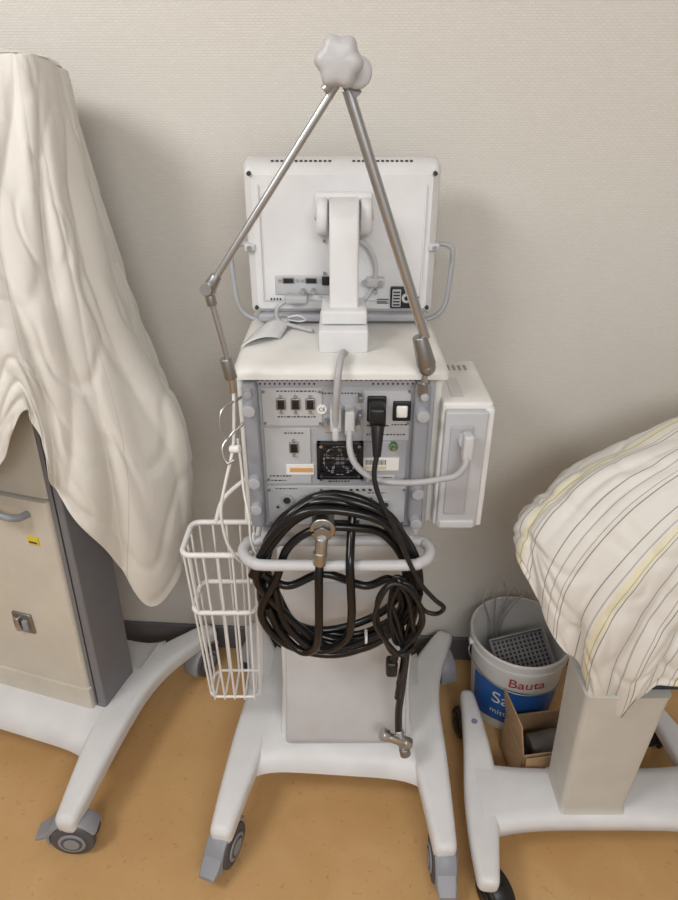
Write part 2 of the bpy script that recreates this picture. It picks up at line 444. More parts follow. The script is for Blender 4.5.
tube('sensor_cable_side', [(.019, 1.022, 1.022), (.019, 1.008, .995), (.028, .998, .970), (.052, .995, .946), (.09, .99, .936), (.14, .985, .938), (.18, .98, .948), (.205, .975, .958), (.219, .975, .978), (.222, .98, .992)], .0058, gc)
# side module
box('module_body', .181, .271, 1.03, 1.235, .812, 1.073, offw, .006)
box('module_face', .186, .262, 1.016, 1.035, .816, 1.062, panel2, .005)
box('module_face_lip', .190, .256, 1.012, 1.02, .818, .835, lgrey, .003)
box('module_recess', .196, .236, 1.012, 1.018, .850, 1.035, panelg, .003)
box('module_side_fin', .256, .272, 1.02, 1.06, .818, 1.066, white, .004)
cyl('module_port', (.223, .996, 1.012), (.223, 1.02, 1.012), .014, lgrey, bev=.002)
box('module_plug', .214, .232, .975, 1.002, .983, 1.034, lgrey, .005)
for k in range(6): box('module_vent', .189+k*.011, .194+k*.011, 1.18, 1.205, 1.0725, 1.0745, mgrey, 0)
box('module_caption', .20, .222, 1.05, 1.14, 1.0725, 1.0742, mat('label_grey', (205, 205, 205), .6), 0)
box('module_gap', .171, .182, 1.06, 1.2, .82, 1.06, slot, 0)
# horizontal handle loop
hp = []
for a, b_ in ((-.135, .953), (-.160, .960), (-.176, .975), (-.184, .998), (-.178, 1.018), (-.16, 1.027), (0, 1.028), (.15, 1.027), (.168, 1.018), (.175, .998), (.168, .975), (.152, .960), (.127, .953), (0, .952)):
    hp.append((a, b_, .777))
tube('push_handle', hp, .0108, lgrey, n=6, cyclic=True, seg=16)
for x in (-.135, .13):
    box('handle_bracket', x-.018, x+.018, 1.02, 1.09, .762, .792, lgrey, .006)
# ---- monitor
def msec(y, x0, x1, z0, z1, r):
    w, h = x1-x0, z1-z0
    return [((x0+x1)/2+a, y, (z0+z1)/2+b_) for a, b_ in rrect(w, h, r, 6)]
secs = [msec(1.266, -.160, .171, 1.17, 1.415, .008), msec(1.272, -.166, .177, 1.164, 1.421, .010)]
secs += [msec(1.280, -.173, .184, 1.158, 1.428, .011), msec(1.30, -.177, .188, 1.152, 1.436, .012), msec(1.35, -.178, .189, 1.150, 1.440, .012), msec(1.365, -.174, .185, 1.154, 1.436, .012)]
loft('monitor_housing', secs, white, ang=25)
box('monitor_screen', -.16, .171, 1.364, 1.367, 1.17, 1.42, black, .001)
box('monitor_bottom_lip', -.160, .171, 1.258, 1.30, 1.144, 1.160, panelg, .005)
box('monitor_port_plate', -.125, .000, 1.263, 1.27, 1.197, 1.236, panel2, .003)
box('monitor_left_rib', -.150, -.147, 1.262, 1.27, 1.19, 1.40, white, .001)
box('monitor_right_rib', .158, .161, 1.262, 1.27, 1.19, 1.40, white, .001)
box('monitor_rib_line', -.15, .16, 1.2635, 1.27, 1.185, 1.187, lgrey, 0)
for k in range(30):
    x = -.125+k*.0088
    if abs(k-14.5) > 1.5: box('monitor_vent_slot', x, x+.005, 1.296, 1.304, 1.4335, 1.4372, slot, 0)
for x in (-.163, .174):
    for z in (1.172, 1.418): cyl('monitor_screw', (x, 1.262, z), (x, 1.275, z), .0038, slot, seg=12)
for i in range(2):
    for j in range(3): cyl('monitor_hole', (.150+i*.006, 1.2655, 1.18+j*.006), (.150+i*.006, 1.2675, 1.18+j*.006), .0018, slot, seg=8)
db9('monitor_port_left', -.098, 1.226, 1.265, 1.1, False); db9('monitor_port_mid', -.054, 1.226, 1.265, 1.1, False)
box('network_jack', -.033, -.018, 1.258, 1.266, 1.218, 1.234, black, .001)
box('network_jack', -.013, -.003, 1.258, 1.266, 1.219, 1.233, slot, .001)
box('monitor_cable_plug', -.105, -.060, 1.235, 1.266, 1.186, 1.203, gc, .005)
for x in (-.07, -.05): cyl('monitor_plug_screw', (x, 1.24, 1.208), (x, 1.266, 1.208), .004, metal, seg=12)
tube('monitor_cable_tail', [(-.10, 1.245, 1.193), (-.12, 1.24, 1.178), (-.118, 1.235, 1.155), (-.09, 1.225, 1.148), (-.05, 1.2, 1.146)], .004, gc)
tube('monitor_arm_cable', [(.038, 1.25, 1.305), (.056, 1.252, 1.29), (.069, 1.254, 1.262), (.070, 1.254, 1.235), (.060, 1.252, 1.205), (.04, 1.25, 1.185), (.01, 1.25, 1.178)], .0045, lgrey)
box('monitor_clamp', .052, .088, 1.245, 1.266, 1.217, 1.234, lgrey, .003)
for x, z in ((.048, 1.227), (.080, 1.226), (.07, 1.209)): cyl('clamp_screw', (x, 1.238, z), (x, 1.25, z), .0045, metal, seg=12)
for z in (1.36, 1.30, 1.24): cyl('monitor_screw', (-.028, 1.262, z), (-.028, 1.268, z), .003, metal2, seg=10)
box('monitor_psu_frame', .101, .145, 1.258, 1.268, 1.172, 1.214, black, .002)
box('monitor_psu_left', .104, .121, 1.256, 1.26, 1.176, 1.210, lgrey, .001)
for k in range(5): box('monitor_psu_slot', .106, .119, 1.2545, 1.257, 1.179+k*.0062, 1.1815+k*.0062, black, 0)
cyl('monitor_psu_fan', (.132, 1.256, 1.193), (.132, 1.26, 1.193), .0095, lgrey, seg=20)
cyl('monitor_psu_hub', (.132, 1.254, 1.193), (.132, 1.257, 1.193), .004, black, seg=16)
for k in range(4): box('monitor_caption', .075, .098-.004*(k % 3), 1.2645, 1.267, 1.180+k*.0026, 1.1814+k*.0026, ink, 0)
for k in range(4): box('monitor_hole_row', -.135+k*.006, -.132+k*.006, 1.2645, 1.267, 1.186, 1.191, slot, 0)
for sx, cx in ((-1, -.178), (1, .189)):
    def q(dx, z, y=1.30): return (cx+sx*dx, y, z)
    tube('monitor_handle', [q(-.004, 1.288), q(.018, 1.287), q(.030, 1.281), q(.034, 1.264), q(.031, 1.20), q(.027, 1.17), q(.016, 1.15), q(-.005, 1.138), q(-.045, 1.134), q(-.075, 1.139)], .0050, panelg)
    box('handle_boss', min(cx+sx*-.02, cx+sx*.002), max(cx+sx*-.02, cx+sx*.002), 1.262, 1.30, 1.281, 1.295, lgrey, .003)
    cyl('handle_screw', (cx-sx*.008, 1.258, 1.288), (cx-sx*.008, 1.264, 1.288), .0045, metal, seg=12)
# monitor support arm
secs = []
for y, z, d in ((1.245, 1.375, .018), (1.222, 1.382, .03), (1.195, 1.374, .034), (1.183, 1.355, .034), (1.178, 1.31, .032), (1.172, 1.25, .032), (1.166, 1.21, .034), (1.163, 1.18, .04), (1.163, 1.16, .04)):
    secs.append([(.009+a, y+b_, z) for a, b_ in rrect(.052, d, .005)])
loft('monitor_arm', secs, white, ang=50)
box('monitor_arm_neck', -.032, .050, 1.125, 1.215, 1.182, 1.207, white, .004)
box('monitor_arm_foot', -.036, .052, 1.100, 1.225, 1.1375, 1.180, white, .004)
for x0, x1 in ((-.040, -.020), (.038, .058)):
    secs = []
    for x in (x0, x0+.003, x1-.003, x1):
        s = .9 if x in (x0, x1) else 1
        secs.append([(x, 1.23+b_*s, 1.350+a*s) for a, b_ in rrect(.062, .07, .026)])
    loft('hinge_cheek', secs, white, ang=50)
cyl('hinge_pin', (-.044, 1.22, 1.355), (.062, 1.22, 1.355), .010, lgrey, bev=.002)
box('hinge_plate', -.045, .062, 1.248, 1.268, 1.315, 1.388, white, .006)
# power cord
box('plug_body', .053, .081, 1.0, 1.044, 1.036, 1.074, black, .006)
cyl('plug_strain_relief', (.067, 1.005, 1.042), (.066, .985, .99), .012, black, r1=.007, bev=.001)
tube('power_cord', [(.066, .987, .995), (.062, .975, .955), (.075, .965, .91), (.10, .955, .86), (.125, .945, .80), (.15, .935, .75), (.18, .935, .71), (.20, .94, .685), (.19, .95, .66), (.165, .955, .665), (.14, .955, .71), (.12, .95, .72)], .0046, black)
random.seed(5)
bp_ = []
for li in range(4):
    w = .020+.008*li
    for k in range(8):
        a = 2*math.pi*k/8
        bp_.append((.118+.012*math.sin(li*2)+w*math.cos(a)+random.uniform(-.004, .004)-.25*(math.sin(a)*.03), .948-.006*li+random.uniform(-.004, .004), .660+.085*math.sin(a)+random.uniform(-.01, .01)))
tube('cord_bundle', bp_, .0046, black, n=5)
tube('cord_tail', [(.10, .95, .69), (.12, .945, .62), (.135, .95, .55), (.133, .96, .49), (.125, .965, .45)], .0046, black)
box('cord_plug', .098, .122, .955, .985, .475, .515, black, .007)
cyl('cord_plug_neck', (.112, .968, .505), (.118, .965, .54), .009, black, r1=.006)
# white probe line and hooks on the left rail
tube('probe_line', [(-.182, 1.03, 1.09), (-.186, 1.02, 1.02), (-.19, 1.01, .985), (-.205, 1.0, .93), (-.218, .995, .87), (-.215, .995, .81), (-.205, 1.0, .77), (-.19, 1.01, .74), (-.17, 1.02, .755), (-.165, 1.02, .80)], .003, wirew)
tube('probe_line_second', [(-.183, 1.035, 1.0), (-.178, 1.02, .95), (-.175, 1.01, .9), (-.168, 1.0, .85), (-.168, 1.0, .80), (-.158, 1.0, .76)], .0025, wirew)
cyl('probe_connector', (-.190, .995, 1.0), (-.172, .99, 1.004), .007, wirew, bev=.002)
tube('rail_hook', [(-.170, 1.04, 1.08), (-.2, 1.01, 1.07), (-.205, 1.0, 1.04), (-.195, 1.0, 1.02), (-.182, 1.01, 1.03)], .0025, metal)
tube('rail_hook_lower', [(-.170, 1.04, 1.03), (-.205, 1.01, 1.0), (-.2, 1.0, .97), (-.185, 1.0, .975)], .0025, metal)

# paper tag
group('paper_tag', (-.14, 1.15, 1.14))
bm = bmesh.new(); vs = []
for i in range(9):
    for j in range(5):
        u, v = i/8, j/4
        vs.append(bm.verts.new((-.180+.070*u+.02*v, 1.12+.105*v+.05*u, 1.1415+.010*math.sin(u*3.1)+.012*u*v)))
for i in range(8):
    for j in range(4): bm.faces.new((vs[i*5+j], vs[(i+1)*5+j], vs[(i+1)*5+j+1], vs[i*5+j+1]))
o = reg('tag_sheet', bm2me(bm, 'tag_sheet'), mat('plastic_sleeve', (212, 213, 215), .25)); o.modifiers.new('t', 'SOLIDIFY').thickness = .001
tube('tag_wire', [(-.10, 1.24, 1.16), (-.08, 1.235, 1.165), (-.065, 1.24, 1.155), (-.08, 1.245, 1.15), (-.10, 1.24, 1.155)], .0015, wirew)

# ------------------------------------------------------------------ support arm
group('hose_support_arm', (.141, 1.02, 1.1))
K = Vector((0, .98, 1.578)); A0 = Vector((.141, 1.018, 1.165)); LJ = Vector((-.199, .985, 1.283)); LE = Vector((-.176, .985, 1.135))
KB = K+Vector((.024, .025, -.008))
def knob(name, c, R, prof, lobes=6):
    secs = []
    for y, s in prof:
        ring = []
        for k in range(96):
            a = 2*math.pi*k/96; rr = R*s*(1+.085*math.cos(lobes*a+.5))
            ring.append((c[0]+rr*math.cos(a), c[1]+y, c[2]+rr*math.sin(a)))
        secs.append(ring)
    loft(name, secs, mat('knob_grey', (184, 184, 186), .4), ang=60)
knob('clamp_knob', K+Vector((0, -.02, .003)), .0295, ((-.016, .02), (-.0155, .60), (-.014, .80), (-.011, .92), (-.006, .99), (0, 1), (.008, .97), (.012, .85), (.013, .3)))
cyl('joint_hub', KB+Vector((0, -.02, 0)), KB+Vector((0, .02, 0)), .020, lgrey, bev=.006)
cyl('joint_core', K+Vector((0, -.01, 0)), K+Vector((0, .035, 0)), .018, mgrey, bev=.002)
cyl('upper_rod_left', K+Vector((-.002, .01, -.02)), LJ, .0055, metal)
cyl('upper_rod_left_sleeve', K+Vector((.001, .01, -.012)), K+(LJ-K)*.10+Vector((0, .008, 0)), .0072, metal, bev=.001)
cyl('upper_rod_right', KB+Vector((-.012, .0, -.02)), A0+Vector((0, 0, .03)), .0082, metal)
cyl('rod_right_sleeve', KB+Vector((-.013, .0, -.012)), KB+(A0-KB)*.07+Vector((-.008, 0, 0)), .0092, mgrey, bev=.001)
d = (A0-KB).normalized()
cyl('rod_right_socket', A0-d*.035, A0+d*.018, .012, metal2, r1=.0165, bev=.002)
sphere('base_ball', A0+d*.022, .015, metal2)
cyl('base_post', (.143, 1.02, 1.100), tuple(A0+d*.02), .0055, metal)
cyl('base_nut', (.143, 1.02, 1.092), (.143, 1.02, 1.115), .010, metal2, seg=6)
sphere('elbow_ball', LJ, .0115, metal2)
cyl('elbow_collar', LJ+(K-LJ)*.02, LJ+(K-LJ)*.075, .0100, metal2, r1=.008, bev=.001)
cyl('elbow_clamp', LJ+Vector((-.002, -.014, .004)), LJ+Vector((.0, .014, .004)), .009, metal)
cyl('lower_rod', LJ, LE+Vector((0, 0, .02)), .005, metal)
cyl('lower_collar', LJ+(LE-LJ)*.05, LJ+(LE-LJ)*.16, .008, metal2, bev=.001)
cyl('lower_socket', LE+Vector((-.006, 0, .038)), LE+Vector((0, 0, .002)), .0105, metal2, bev=.002)
cyl('lower_socket_foot', LE+Vector((0, 0, .006)), LE+Vector((.002, 0, -.022)), .0085, metal, r1=.0065, bev=.001)

# ------------------------------------------------------------------ hoses
group('coiled_gas_hose', (0, 1.0, .73))
random.seed(12)
loops = [(-.008, .725, .140, .165), (-.002, .718, .15, .175), (.004, .722, .142, .180), (.0, .71, .158, .172), (.006, .70, .128, .150), (-.012, .705, .155, .182)]
pts = []
for li, (cx, cz, rx, rz) in enumerate(loops):
    for k in range(12):
        a = math.radians(200+k*30); j = .007
        yy = 1.0-.006*li+.014*math.sin(a*1.5+li)
        pts.append((cx+rx*math.cos(a)+random.uniform(-j, j), min(1.012, max(.972, yy)), cz+rz*math.sin(a)+random.uniform(-j, j)))
tube('coil', pts, .0082, blackh, n=6)
tube('hose_drop_centre', [(-.034, .955, .80), (-.037, .936, .765), (-.038, .932, .70), (-.04, .935, .62), (-.05, .95, .565), (-.08, .965, .545), (-.12, .975, .59), (-.14, .98, .65)], .0082, blackh)
tube('hose_drop_right', [(.025, 1.0, .86), (.022, .975, .825), (.02, .94, .79), (.022, .932, .74), (.024, .94, .66), (.015, .955, .59), (-.03, .962, .55), (-.07, .965, .565), (-.11, .975, .62), (-.125, .98, .70)], .0082, blackh)
tube('hose_top_strand', [(-.14, .985, .78), (-.10, .98, .86), (-.04, 1.0, .895), (.03, .985, .895), (.09, .98, .865), (.13, .98, .80), (.14, .98, .73)], .0082, blackh)
tube('hose_cross_strand', [(-.15, .985, .73), (-.10, .985, .70), (-.03, .985, .73), (.05, .985, .70), (.10, .98, .72), (.125, .975, .66), (.09, .975, .6)], .0082, blackh)
cyl('inlet_flange', (-.030, .972, .848), (-.030, 1.045, .848), .021, metal2, bev=.003)
cyl('inlet_flange_rim', (-.030, .964, .848), (-.030, .974, .848), .024, silver, bev=.003)
cyl('inlet_nut', (-.030, .949, .848), (-.030, .966, .848), .017, metal2, seg=6, bev=.001)
cyl('inlet_elbow', (-.031, .952, .842), (-.034, .948, .80), .0115, metal, bev=.002)
cyl('inlet_ferrule', (-.034, .949, .812), (-.036, .946, .785), .013, silver, bev=.002)
torus('hose_tie', (.055, .975, .575), .012, .003, wirew, 'X')
tube('supply_hose', [(.155, .965, .70), (.148, .965, .65), (.14, .968, .58), (.138, .975, .50), (.136, .98, .42), (.133, .985, .34), (.136, .985, .265)], .0085, blackh)
tube('supply_hose_second', [(.125, .975, .60), (.135, .97, .52), (.13, .968, .46), (.127, .97, .40)], .0075, blackh)
cyl('fitting_body', (.100, .975, .272), (.158, .972, .245), .0105, silver, bev=.002)
cyl('fitting_collar', (.096, .975, .276), (.110, .975, .268), .0145, metal, bev=.002)
cyl('fitting_end', (.146, .972, .252), (.162, .972, .243), .014, silver, bev=.002)
cyl('fitting_branch', (.136, .985, .275), (.148, .965, .232), .010, metal, bev=.002)
cyl('fitting_outlet', (.148, .965, .240), (.152, .960, .222), .0125, metal2, bev=.002)

# ------------------------------------------------------------------ wire basket
group('wire_basket', (-.245, 1.11, .28))
def ringpts(x0, x1, y0, y1, z, r=.02):
    cx, cy = (x0+x1)/2, (y0+y1)/2
    return [(cx+a, cy+b_, z) for a, b_ in rrect(x1-x0, y1-y0, r, 4)]
T = (-.322, -.172, 1.052, 1.168); Bt = (-.308, -.190, 1.072, 1.152)
tube('top_rim', ringpts(*T, .722), .006, wirew, n=1, cyclic=True)
zm = .56; f_ = (.722-zm)/(.722-.28)
Mm = tuple(t+(b_-t)*f_ for t, b_ in zip(T, Bt))
tube('mid_rim', ringpts(*Mm, zm), .0055, wirew, n=1, cyclic=True)
tube('low_rim', ringpts(*Bt, .283), .0035, wirew, n=1, cyclic=True)
def lerp(a, b_, t): return a+(b_-a)*t
for k in range(5):
    t = (k+.5)/5
    for s in (2, 3):
        x0 = lerp(T[0], T[1], t); x1 = lerp(Bt[0], Bt[1], t)
        tube('wire', [(x0, T[s], .722), (x1, Bt[s], .275)], .0027, wirew, straight=True, seg=8)
    x1 = lerp(Bt[0], Bt[1], t)
    tube('floor_wire', [(x1, Bt[2], .278), (x1, Bt[3], .278)], .0027, wirew, straight=True, seg=8)
for k in range(3):
    t = (k+.5)/3
    for s in (0, 1):
        y0 = lerp(T[2], T[3], t); y1 = lerp(Bt[2], Bt[3], t)
        tube('wire', [(T[s], y0, .722), (Bt[s], y1, .275)], .0027, wirew, straight=True, seg=8)
tube('hanger', [(-.20, 1.165, .722), (-.20, 1.18, .76), (-.19, 1.18, .80), (-.178, 1.18, .83)], .005, wirew)
tube('hanger', [(-.27, 1.165, .722), (-.25, 1.18, .775), (-.20, 1.19, .82), (-.178, 1.19, .84)], .005, wirew)

# ------------------------------------------------------------------ left covered machine
LC = (-.762, 1.222)
group('anesthesia_machine', (LC[0], LC[1], 0))
XF = Matrix.Translation((LC[0], LC[1], 0)) @ Matrix.Rotation(math.radians(-17), 4, 'Z')
trolley(short_left=True, yaws=(-72, -20, -10, 0))
def slant(name, xb0, xb1, xt0, xt1, y0, y1, z0, z1, m_, r=.01):
    secs = []
    for k in range(5):
        t = k/4; a0 = lerp(xb0, xt0, t); a1 = lerp(xb1, xt1, t)
        secs.append([((a0+a1)/2+a, (y0+y1)/2+b_, lerp(z0, z1, t)) for a, b_ in rrect(a1-a0, y1-y0, r)])
    loft(name, secs, m_, ang=50)
slant('lower_body', -.2, .150, -.2, .172, -.045, .085, .165, .795, beige, .012)
slant('corner_column', .146, .186, .182, .214, -.036, .09, .165, 1.10, dgrey, .006)
slant('corner_column_groove', .162, .165, .198, .201, -.038, .08, .18, 1.09, slot, .001)
slant('upper_body', -.2, .172, -.2, .188, -.035, .085, .80, 1.10, beige2, .012)
slant('lower_body_ledge', -.2, .155, -.2, .157, -.05, -.03, .165, .235, beige, .005)
box('head_unit', -.2, .205, -.03, .18, 1.10, 1.36, beige2, .012)
box('screen_unit', -.17, .17, .02, .07, 1.36, 1.55, beige2, .01)
tube('side_handle', [(.03, -.045, .775), (.04, -.075, .78), (.065, -.085, .78), (.10, -.085, .775), (.115, -.07, .765), (.118, -.045, .76)], .008, mgrey)
box('yellow_label', .100, .128, -.0485, -.044, .680, .700, yellow, .001)
box('yellow_label_print', .104, .124, -.0495, -.044, .684, .688, ink, 0)
box('latch_plate', -.012, .043, -.052, -.044, .395, .455, metal2, .004)
box('latch_tongue', -.002, .013, -.062, -.05, .405, .445, metal, .003)
box('latch_tongue', .020, .034, -.06, -.05, .41, .44, mgrey, .003)
XF = Matrix.Identity(4)

def cloth_mat(name, rgb, stripes=False):
    m = bpy.data.materials.new(name); m.use_nodes = True
    nt = m.node_tree; b = nt.nodes['Principled BSDF']; b.inputs['Roughness'].default_value = .85
    b.inputs['Specular IOR Level'].default_value = .15
    b.inputs['Sheen Weight'].default_value = .15
    tc = nt.nodes.new('ShaderNodeTexCoord')
    nz = nt.nodes.new('ShaderNodeTexNoise'); nz.inputs['Scale'].default_value = 900
    nt.links.new(tc.outputs['Object'], nz.inputs['Vector'])
    bp = nt.nodes.new('ShaderNodeBump'); bp.inputs['Strength'].default_value = .15; bp.inputs['Distance'].default_value = .0005
    nt.links.new(nz.outputs['Fac'], bp.inputs['Height'])
    n3 = nt.nodes.new('ShaderNodeTexNoise'); n3.inputs['Scale'].default_value = 16; n3.inputs['Detail'].default_value = 3; n3.inputs['Distortion'].default_value = 1.0
    nt.links.new(tc.outputs['Object'], n3.inputs['Vector'])
    b2 = nt.nodes.new('ShaderNodeBump'); b2.inputs['Strength'].default_value = .3; b2.inputs['Distance'].default_value = .005
    nt.links.new(n3.outputs['Fac'], b2.inputs['Height']); nt.links.new(bp.outputs['Normal'], b2.inputs['Normal'])
    nt.links.new(b2.outputs['Normal'], b.inputs['Normal'])
    base = nt.nodes.new('ShaderNodeRGB'); base.outputs[0].default_value = col(*rgb); last = base.outputs[0]
    sx = nt.nodes.new('ShaderNodeSeparateXYZ'); nt.links.new(tc.outputs['UV'], sx.inputs[0])
    def stripe(period, width, off, color, strength, last):
        a = nt.nodes.new('ShaderNodeMath'); a.operation = 'ADD'; a.inputs[1].default_value = off
        nt.links.new(sx.outputs['X'], a.inputs[0])
        d_ = nt.nodes.new('ShaderNodeMath'); d_.operation = 'MODULO'; d_.inputs[1].default_value = period
        nt.links.new(a.outputs[0], d_.inputs[0])
        l = nt.nodes.new('ShaderNodeMath'); l.operation = 'LESS_THAN'; l.inputs[1].default_value = width
        nt.links.new(d_.outputs[0], l.inputs[0])
        s_ = nt.nodes.new('ShaderNodeMath'); s_.operation = 'MULTIPLY'; s_.inputs[1].default_value = strength
        nt.links.new(l.outputs[0], s_.inputs[0])
        mx = nt.nodes.new('ShaderNodeMixRGB'); nt.links.new(s_.outputs[0], mx.inputs['Fac'])
        nt.links.new(last, mx.inputs['Color1']); mx.inputs['Color2'].default_value = col(*color)
        return mx.outputs[0]
    if stripes:
        last = stripe(.21, .018, 1.05, (222, 215, 172), .6, last)
        last = stripe(.048, .0022, 1.0, (128, 122, 118), .85, last)
        last = stripe(.096, .0018, 1.008, (150, 144, 138), .75, last)
        last = stripe(.096, .0028, 1.028, (140, 134, 138), .6, last)
    else:
        last = stripe(.23, .0018, 1.03, (160, 157, 152), .45, last)
    nt.links.new(last, b.inputs['Base Color'])
    return m
sheetw = cloth_mat('white_sheet_fabric', (216, 214, 208))
sheets = cloth_mat('striped_sheet_fabric', (218, 216, 211), True)
group('white_sheet', (-.6, 1.15, 1.0))
cols = [
 [(-1.05, 1.30, 1.58), (-1.07, 1.2, 1.35), (-1.05, 1.15, 1.12), (-1.03, 1.14, .95), (-1.02, 1.14, .86)],
 [(-.86, 1.24, 1.60), (-.86, 1.12, 1.38), (-.84, 1.07, 1.18), (-.82, 1.07, .98), (-.80, 1.07, .88)],
 [(-.68, 1.20, 1.60), (-.68, 1.08, 1.40), (-.67, 1.05, 1.22), (-.655, 1.04, 1.05), (-.645, 1.04, .925)],
 [(-.57, 1.18, 1.60), (-.57, 1.08, 1.43), (-.565, 1.05, 1.28), (-.555, 1.03, 1.16), (-.545, 1.03, 1.06)],
 [(-.52, 1.18, 1.60), (-.51, 1.11, 1.40), (-.495, 1.07, 1.22), (-.505, 1.06, 1.02), (-.550, 1.06, .87)],
 [(-.50, 1.18, 1.60), (-.485, 1.13, 1.40), (-.46, 1.10, 1.20), (-.45, 1.09, .95), (-.500, 1.10, .72)],
 [(-.480, 1.20, 1.60), (-.465, 1.16, 1.40), (-.425, 1.14, 1.18), (-.40, 1.13, .86), (-.445, 1.15, .500)],
 [(-.470, 1.24, 1.59), (-.45, 1.22, 1.40), (-.405, 1.20, 1.14), (-.330, 1.20, .90), (-.365, 1.22, .555)],
 [(-.47, 1.30, 1.58), (-.455, 1.29, 1.38), (-.41, 1.30, 1.1), (-.36, 1.31, .88), (-.38, 1.32, .60)],
 [(-.50, 1.36, 1.58), (-.48, 1.38, 1.38), (-.44, 1.40, 1.1), (-.41, 1.41, .88), (-.41, 1.41, .64)]]
cloth('drape', cols, sheetw, nu=20, nv=22, amp=.014, freq=7, seed=2, top0=.12, wr=.8)
top = [[c[0] for c in (cols[0], cols[1], cols[2], cols[3], cols[6], cols[7])],
       [(-1.05, 1.38, 1.58), (-.86, 1.36, 1.605), (-.68, 1.34, 1.61), (-.58, 1.33, 1.61), (-.51, 1.34, 1.6), (-.475, 1.30, 1.58)],
       [(-1.05, 1.46, 1.55), (-.86, 1.45, 1.57), (-.72, 1.44, 1.58), (-.62, 1.43, 1.58), (-.55, 1.42, 1.58), (-.50, 1.36, 1.58)]]
cloth('drape_top', top, sheetw, nu=6, nv=6, amp=.002, freq=3, seed=7, wr=.3)

# ------------------------------------------------------------------ right covered machine
group('equipment_stand', (.57, .94, 0))
leg('leg_left', [(.312, .755, .125, .048), (.320, .84, .125, .066), (.334, .94, .125, .080), (.345, 1.05, .125, .068), (.350, 1.15, .12, .052), (.351, 1.225, .115, .040)], white, th=.045)
leg('leg_right', [(.93, .78, .125, .045), (.90, .86, .125, .062), (.875, .94, .125, .075), (.86, 1.05, .125, .068), (.85, 1.13, .12, .055), (.84, 1.2, .115, .042)], white, th=.045)
secs = []
for k in range(25):
    x = .325+.56*k/24; e = (abs(x-.605)/.28)**4
    yf = .870-.025*e; yb = 1.005+.02*e
    secs.append([(x, yf+.008, .075), (x, yf, .082), (x, yf, .108), (x, yf+.01, .12), (x, yf+.03, .126), (x, yb-.03, .126), (x, yb-.008, .12), (x, yb, .108), (x, yb, .078)])
loft('crossbar', secs, white, ang=50)
for nm, x, y, yw in (('caster_front', .335, .765, 25), ('caster_rear', .345, 1.19, 190), ('caster_side', .84, 1.17, 30), ('caster_far', .93, .78, 0)):
    caster(nm, x, y, yw, hood=black, wheelm=black, R=.036, pedal=False, ztop=.085)
cyl('leg_badge', (.350, 1.13, .1205), (.350, 1.13, .1225), .008, mblue)
secs = []
for z, w, d in ((.12, .158, .12), (.125, .150, .112), (.14, .145, .108), (.3, .155, .112), (.49, .168, .12), (.505, .172, .125)):
    secs.append([(.572+a, .942+b_, z) for a, b_ in rrect(w, d, .014)])
loft('column', secs, mat('beige_column', (198, 196, 189), .5), ang=50)
box('platform', .52, 1.0, .90, 1.16, .502, .522, mat('navy_edge', (44, 50, 66), .4), .006)
box('platform_top', .52, 1.0, .91, 1.16, .522, .57, white, .008)
box('device_body', .53, .97, .93, 1.14, .57, .88, offw, .02)
group('striped_sheet', (.6, .95, .8))
cols = [
 [(.66, 1.20, .915), (.56, 1.19, .88), (.46, 1.18, .80), (.44, 1.18, .74), (.45, 1.17, .66)],
 [(.68, 1.14, 1.000), (.56, 1.12, .950), (.44, 1.10, .880), (.375, 1.08, .80), (.375, 1.06, .72)],
 [(.70, 1.09, 1.055), (.57, 1.06, .990), (.44, 1.03, .920), (.355, 1.0, .840), (.352, .985, .745)],
 [(.72, 1.03, 1.070), (.60, .99, 1.005), (.47, .96, .92), (.395, .94, .80), (.388, .94, .670)],
 [(.75, .98, 1.075), (.66, .93, 1.00), (.54, .89, .885), (.46, .88, .72), (.475, .91, .545)],
 [(.78, .96, 1.075), (.70, .90, .99), (.60, .86, .865), (.54, .86, .64), (.560, .90, .395)],
 [(.82, .95, 1.075), (.76, .885, .98), (.69, .855, .86), (.62, .85, .70), (.600, .855, .565)],
 [(.90, .94, 1.075), (.87, .88, .98), (.84, .85, .85), (.82, .84, .72), (.80, .85, .585)],
 [(1.02, .94, 1.075), (1.02, .88, .98), (1.02, .85, .85), (1.02, .85, .72), (1.02, .86, .59)]]
cloth('drape', cols, sheets, nu=18, nv=20, amp=.011, freq=7.5, seed=11, top0=.25, wr=.9)
top = [[c[0] for c in cols],
       [(.72, 1.22, .91), (.76, 1.17, 1.0), (.80, 1.13, 1.05), (.84, 1.10, 1.07), (.87, 1.08, 1.075), (.9, 1.07, 1.075), (.94, 1.065, 1.075), (.98, 1.06, 1.075), (1.05, 1.05, 1.075)],
       [(.9, 1.22, .90), (.92, 1.21, .96), (.94, 1.2, 1.0), (.96, 1.19, 1.03), (.98, 1.18, 1.04), (1.0, 1.17, 1.04), (1.02, 1.165, 1.04), (1.04, 1.16, 1.04), (1.06, 1.15, 1.04)]]
cloth('drape_top', top, sheets, nu=6, nv=6, amp=.002, freq=3, seed=4, wr=.4)

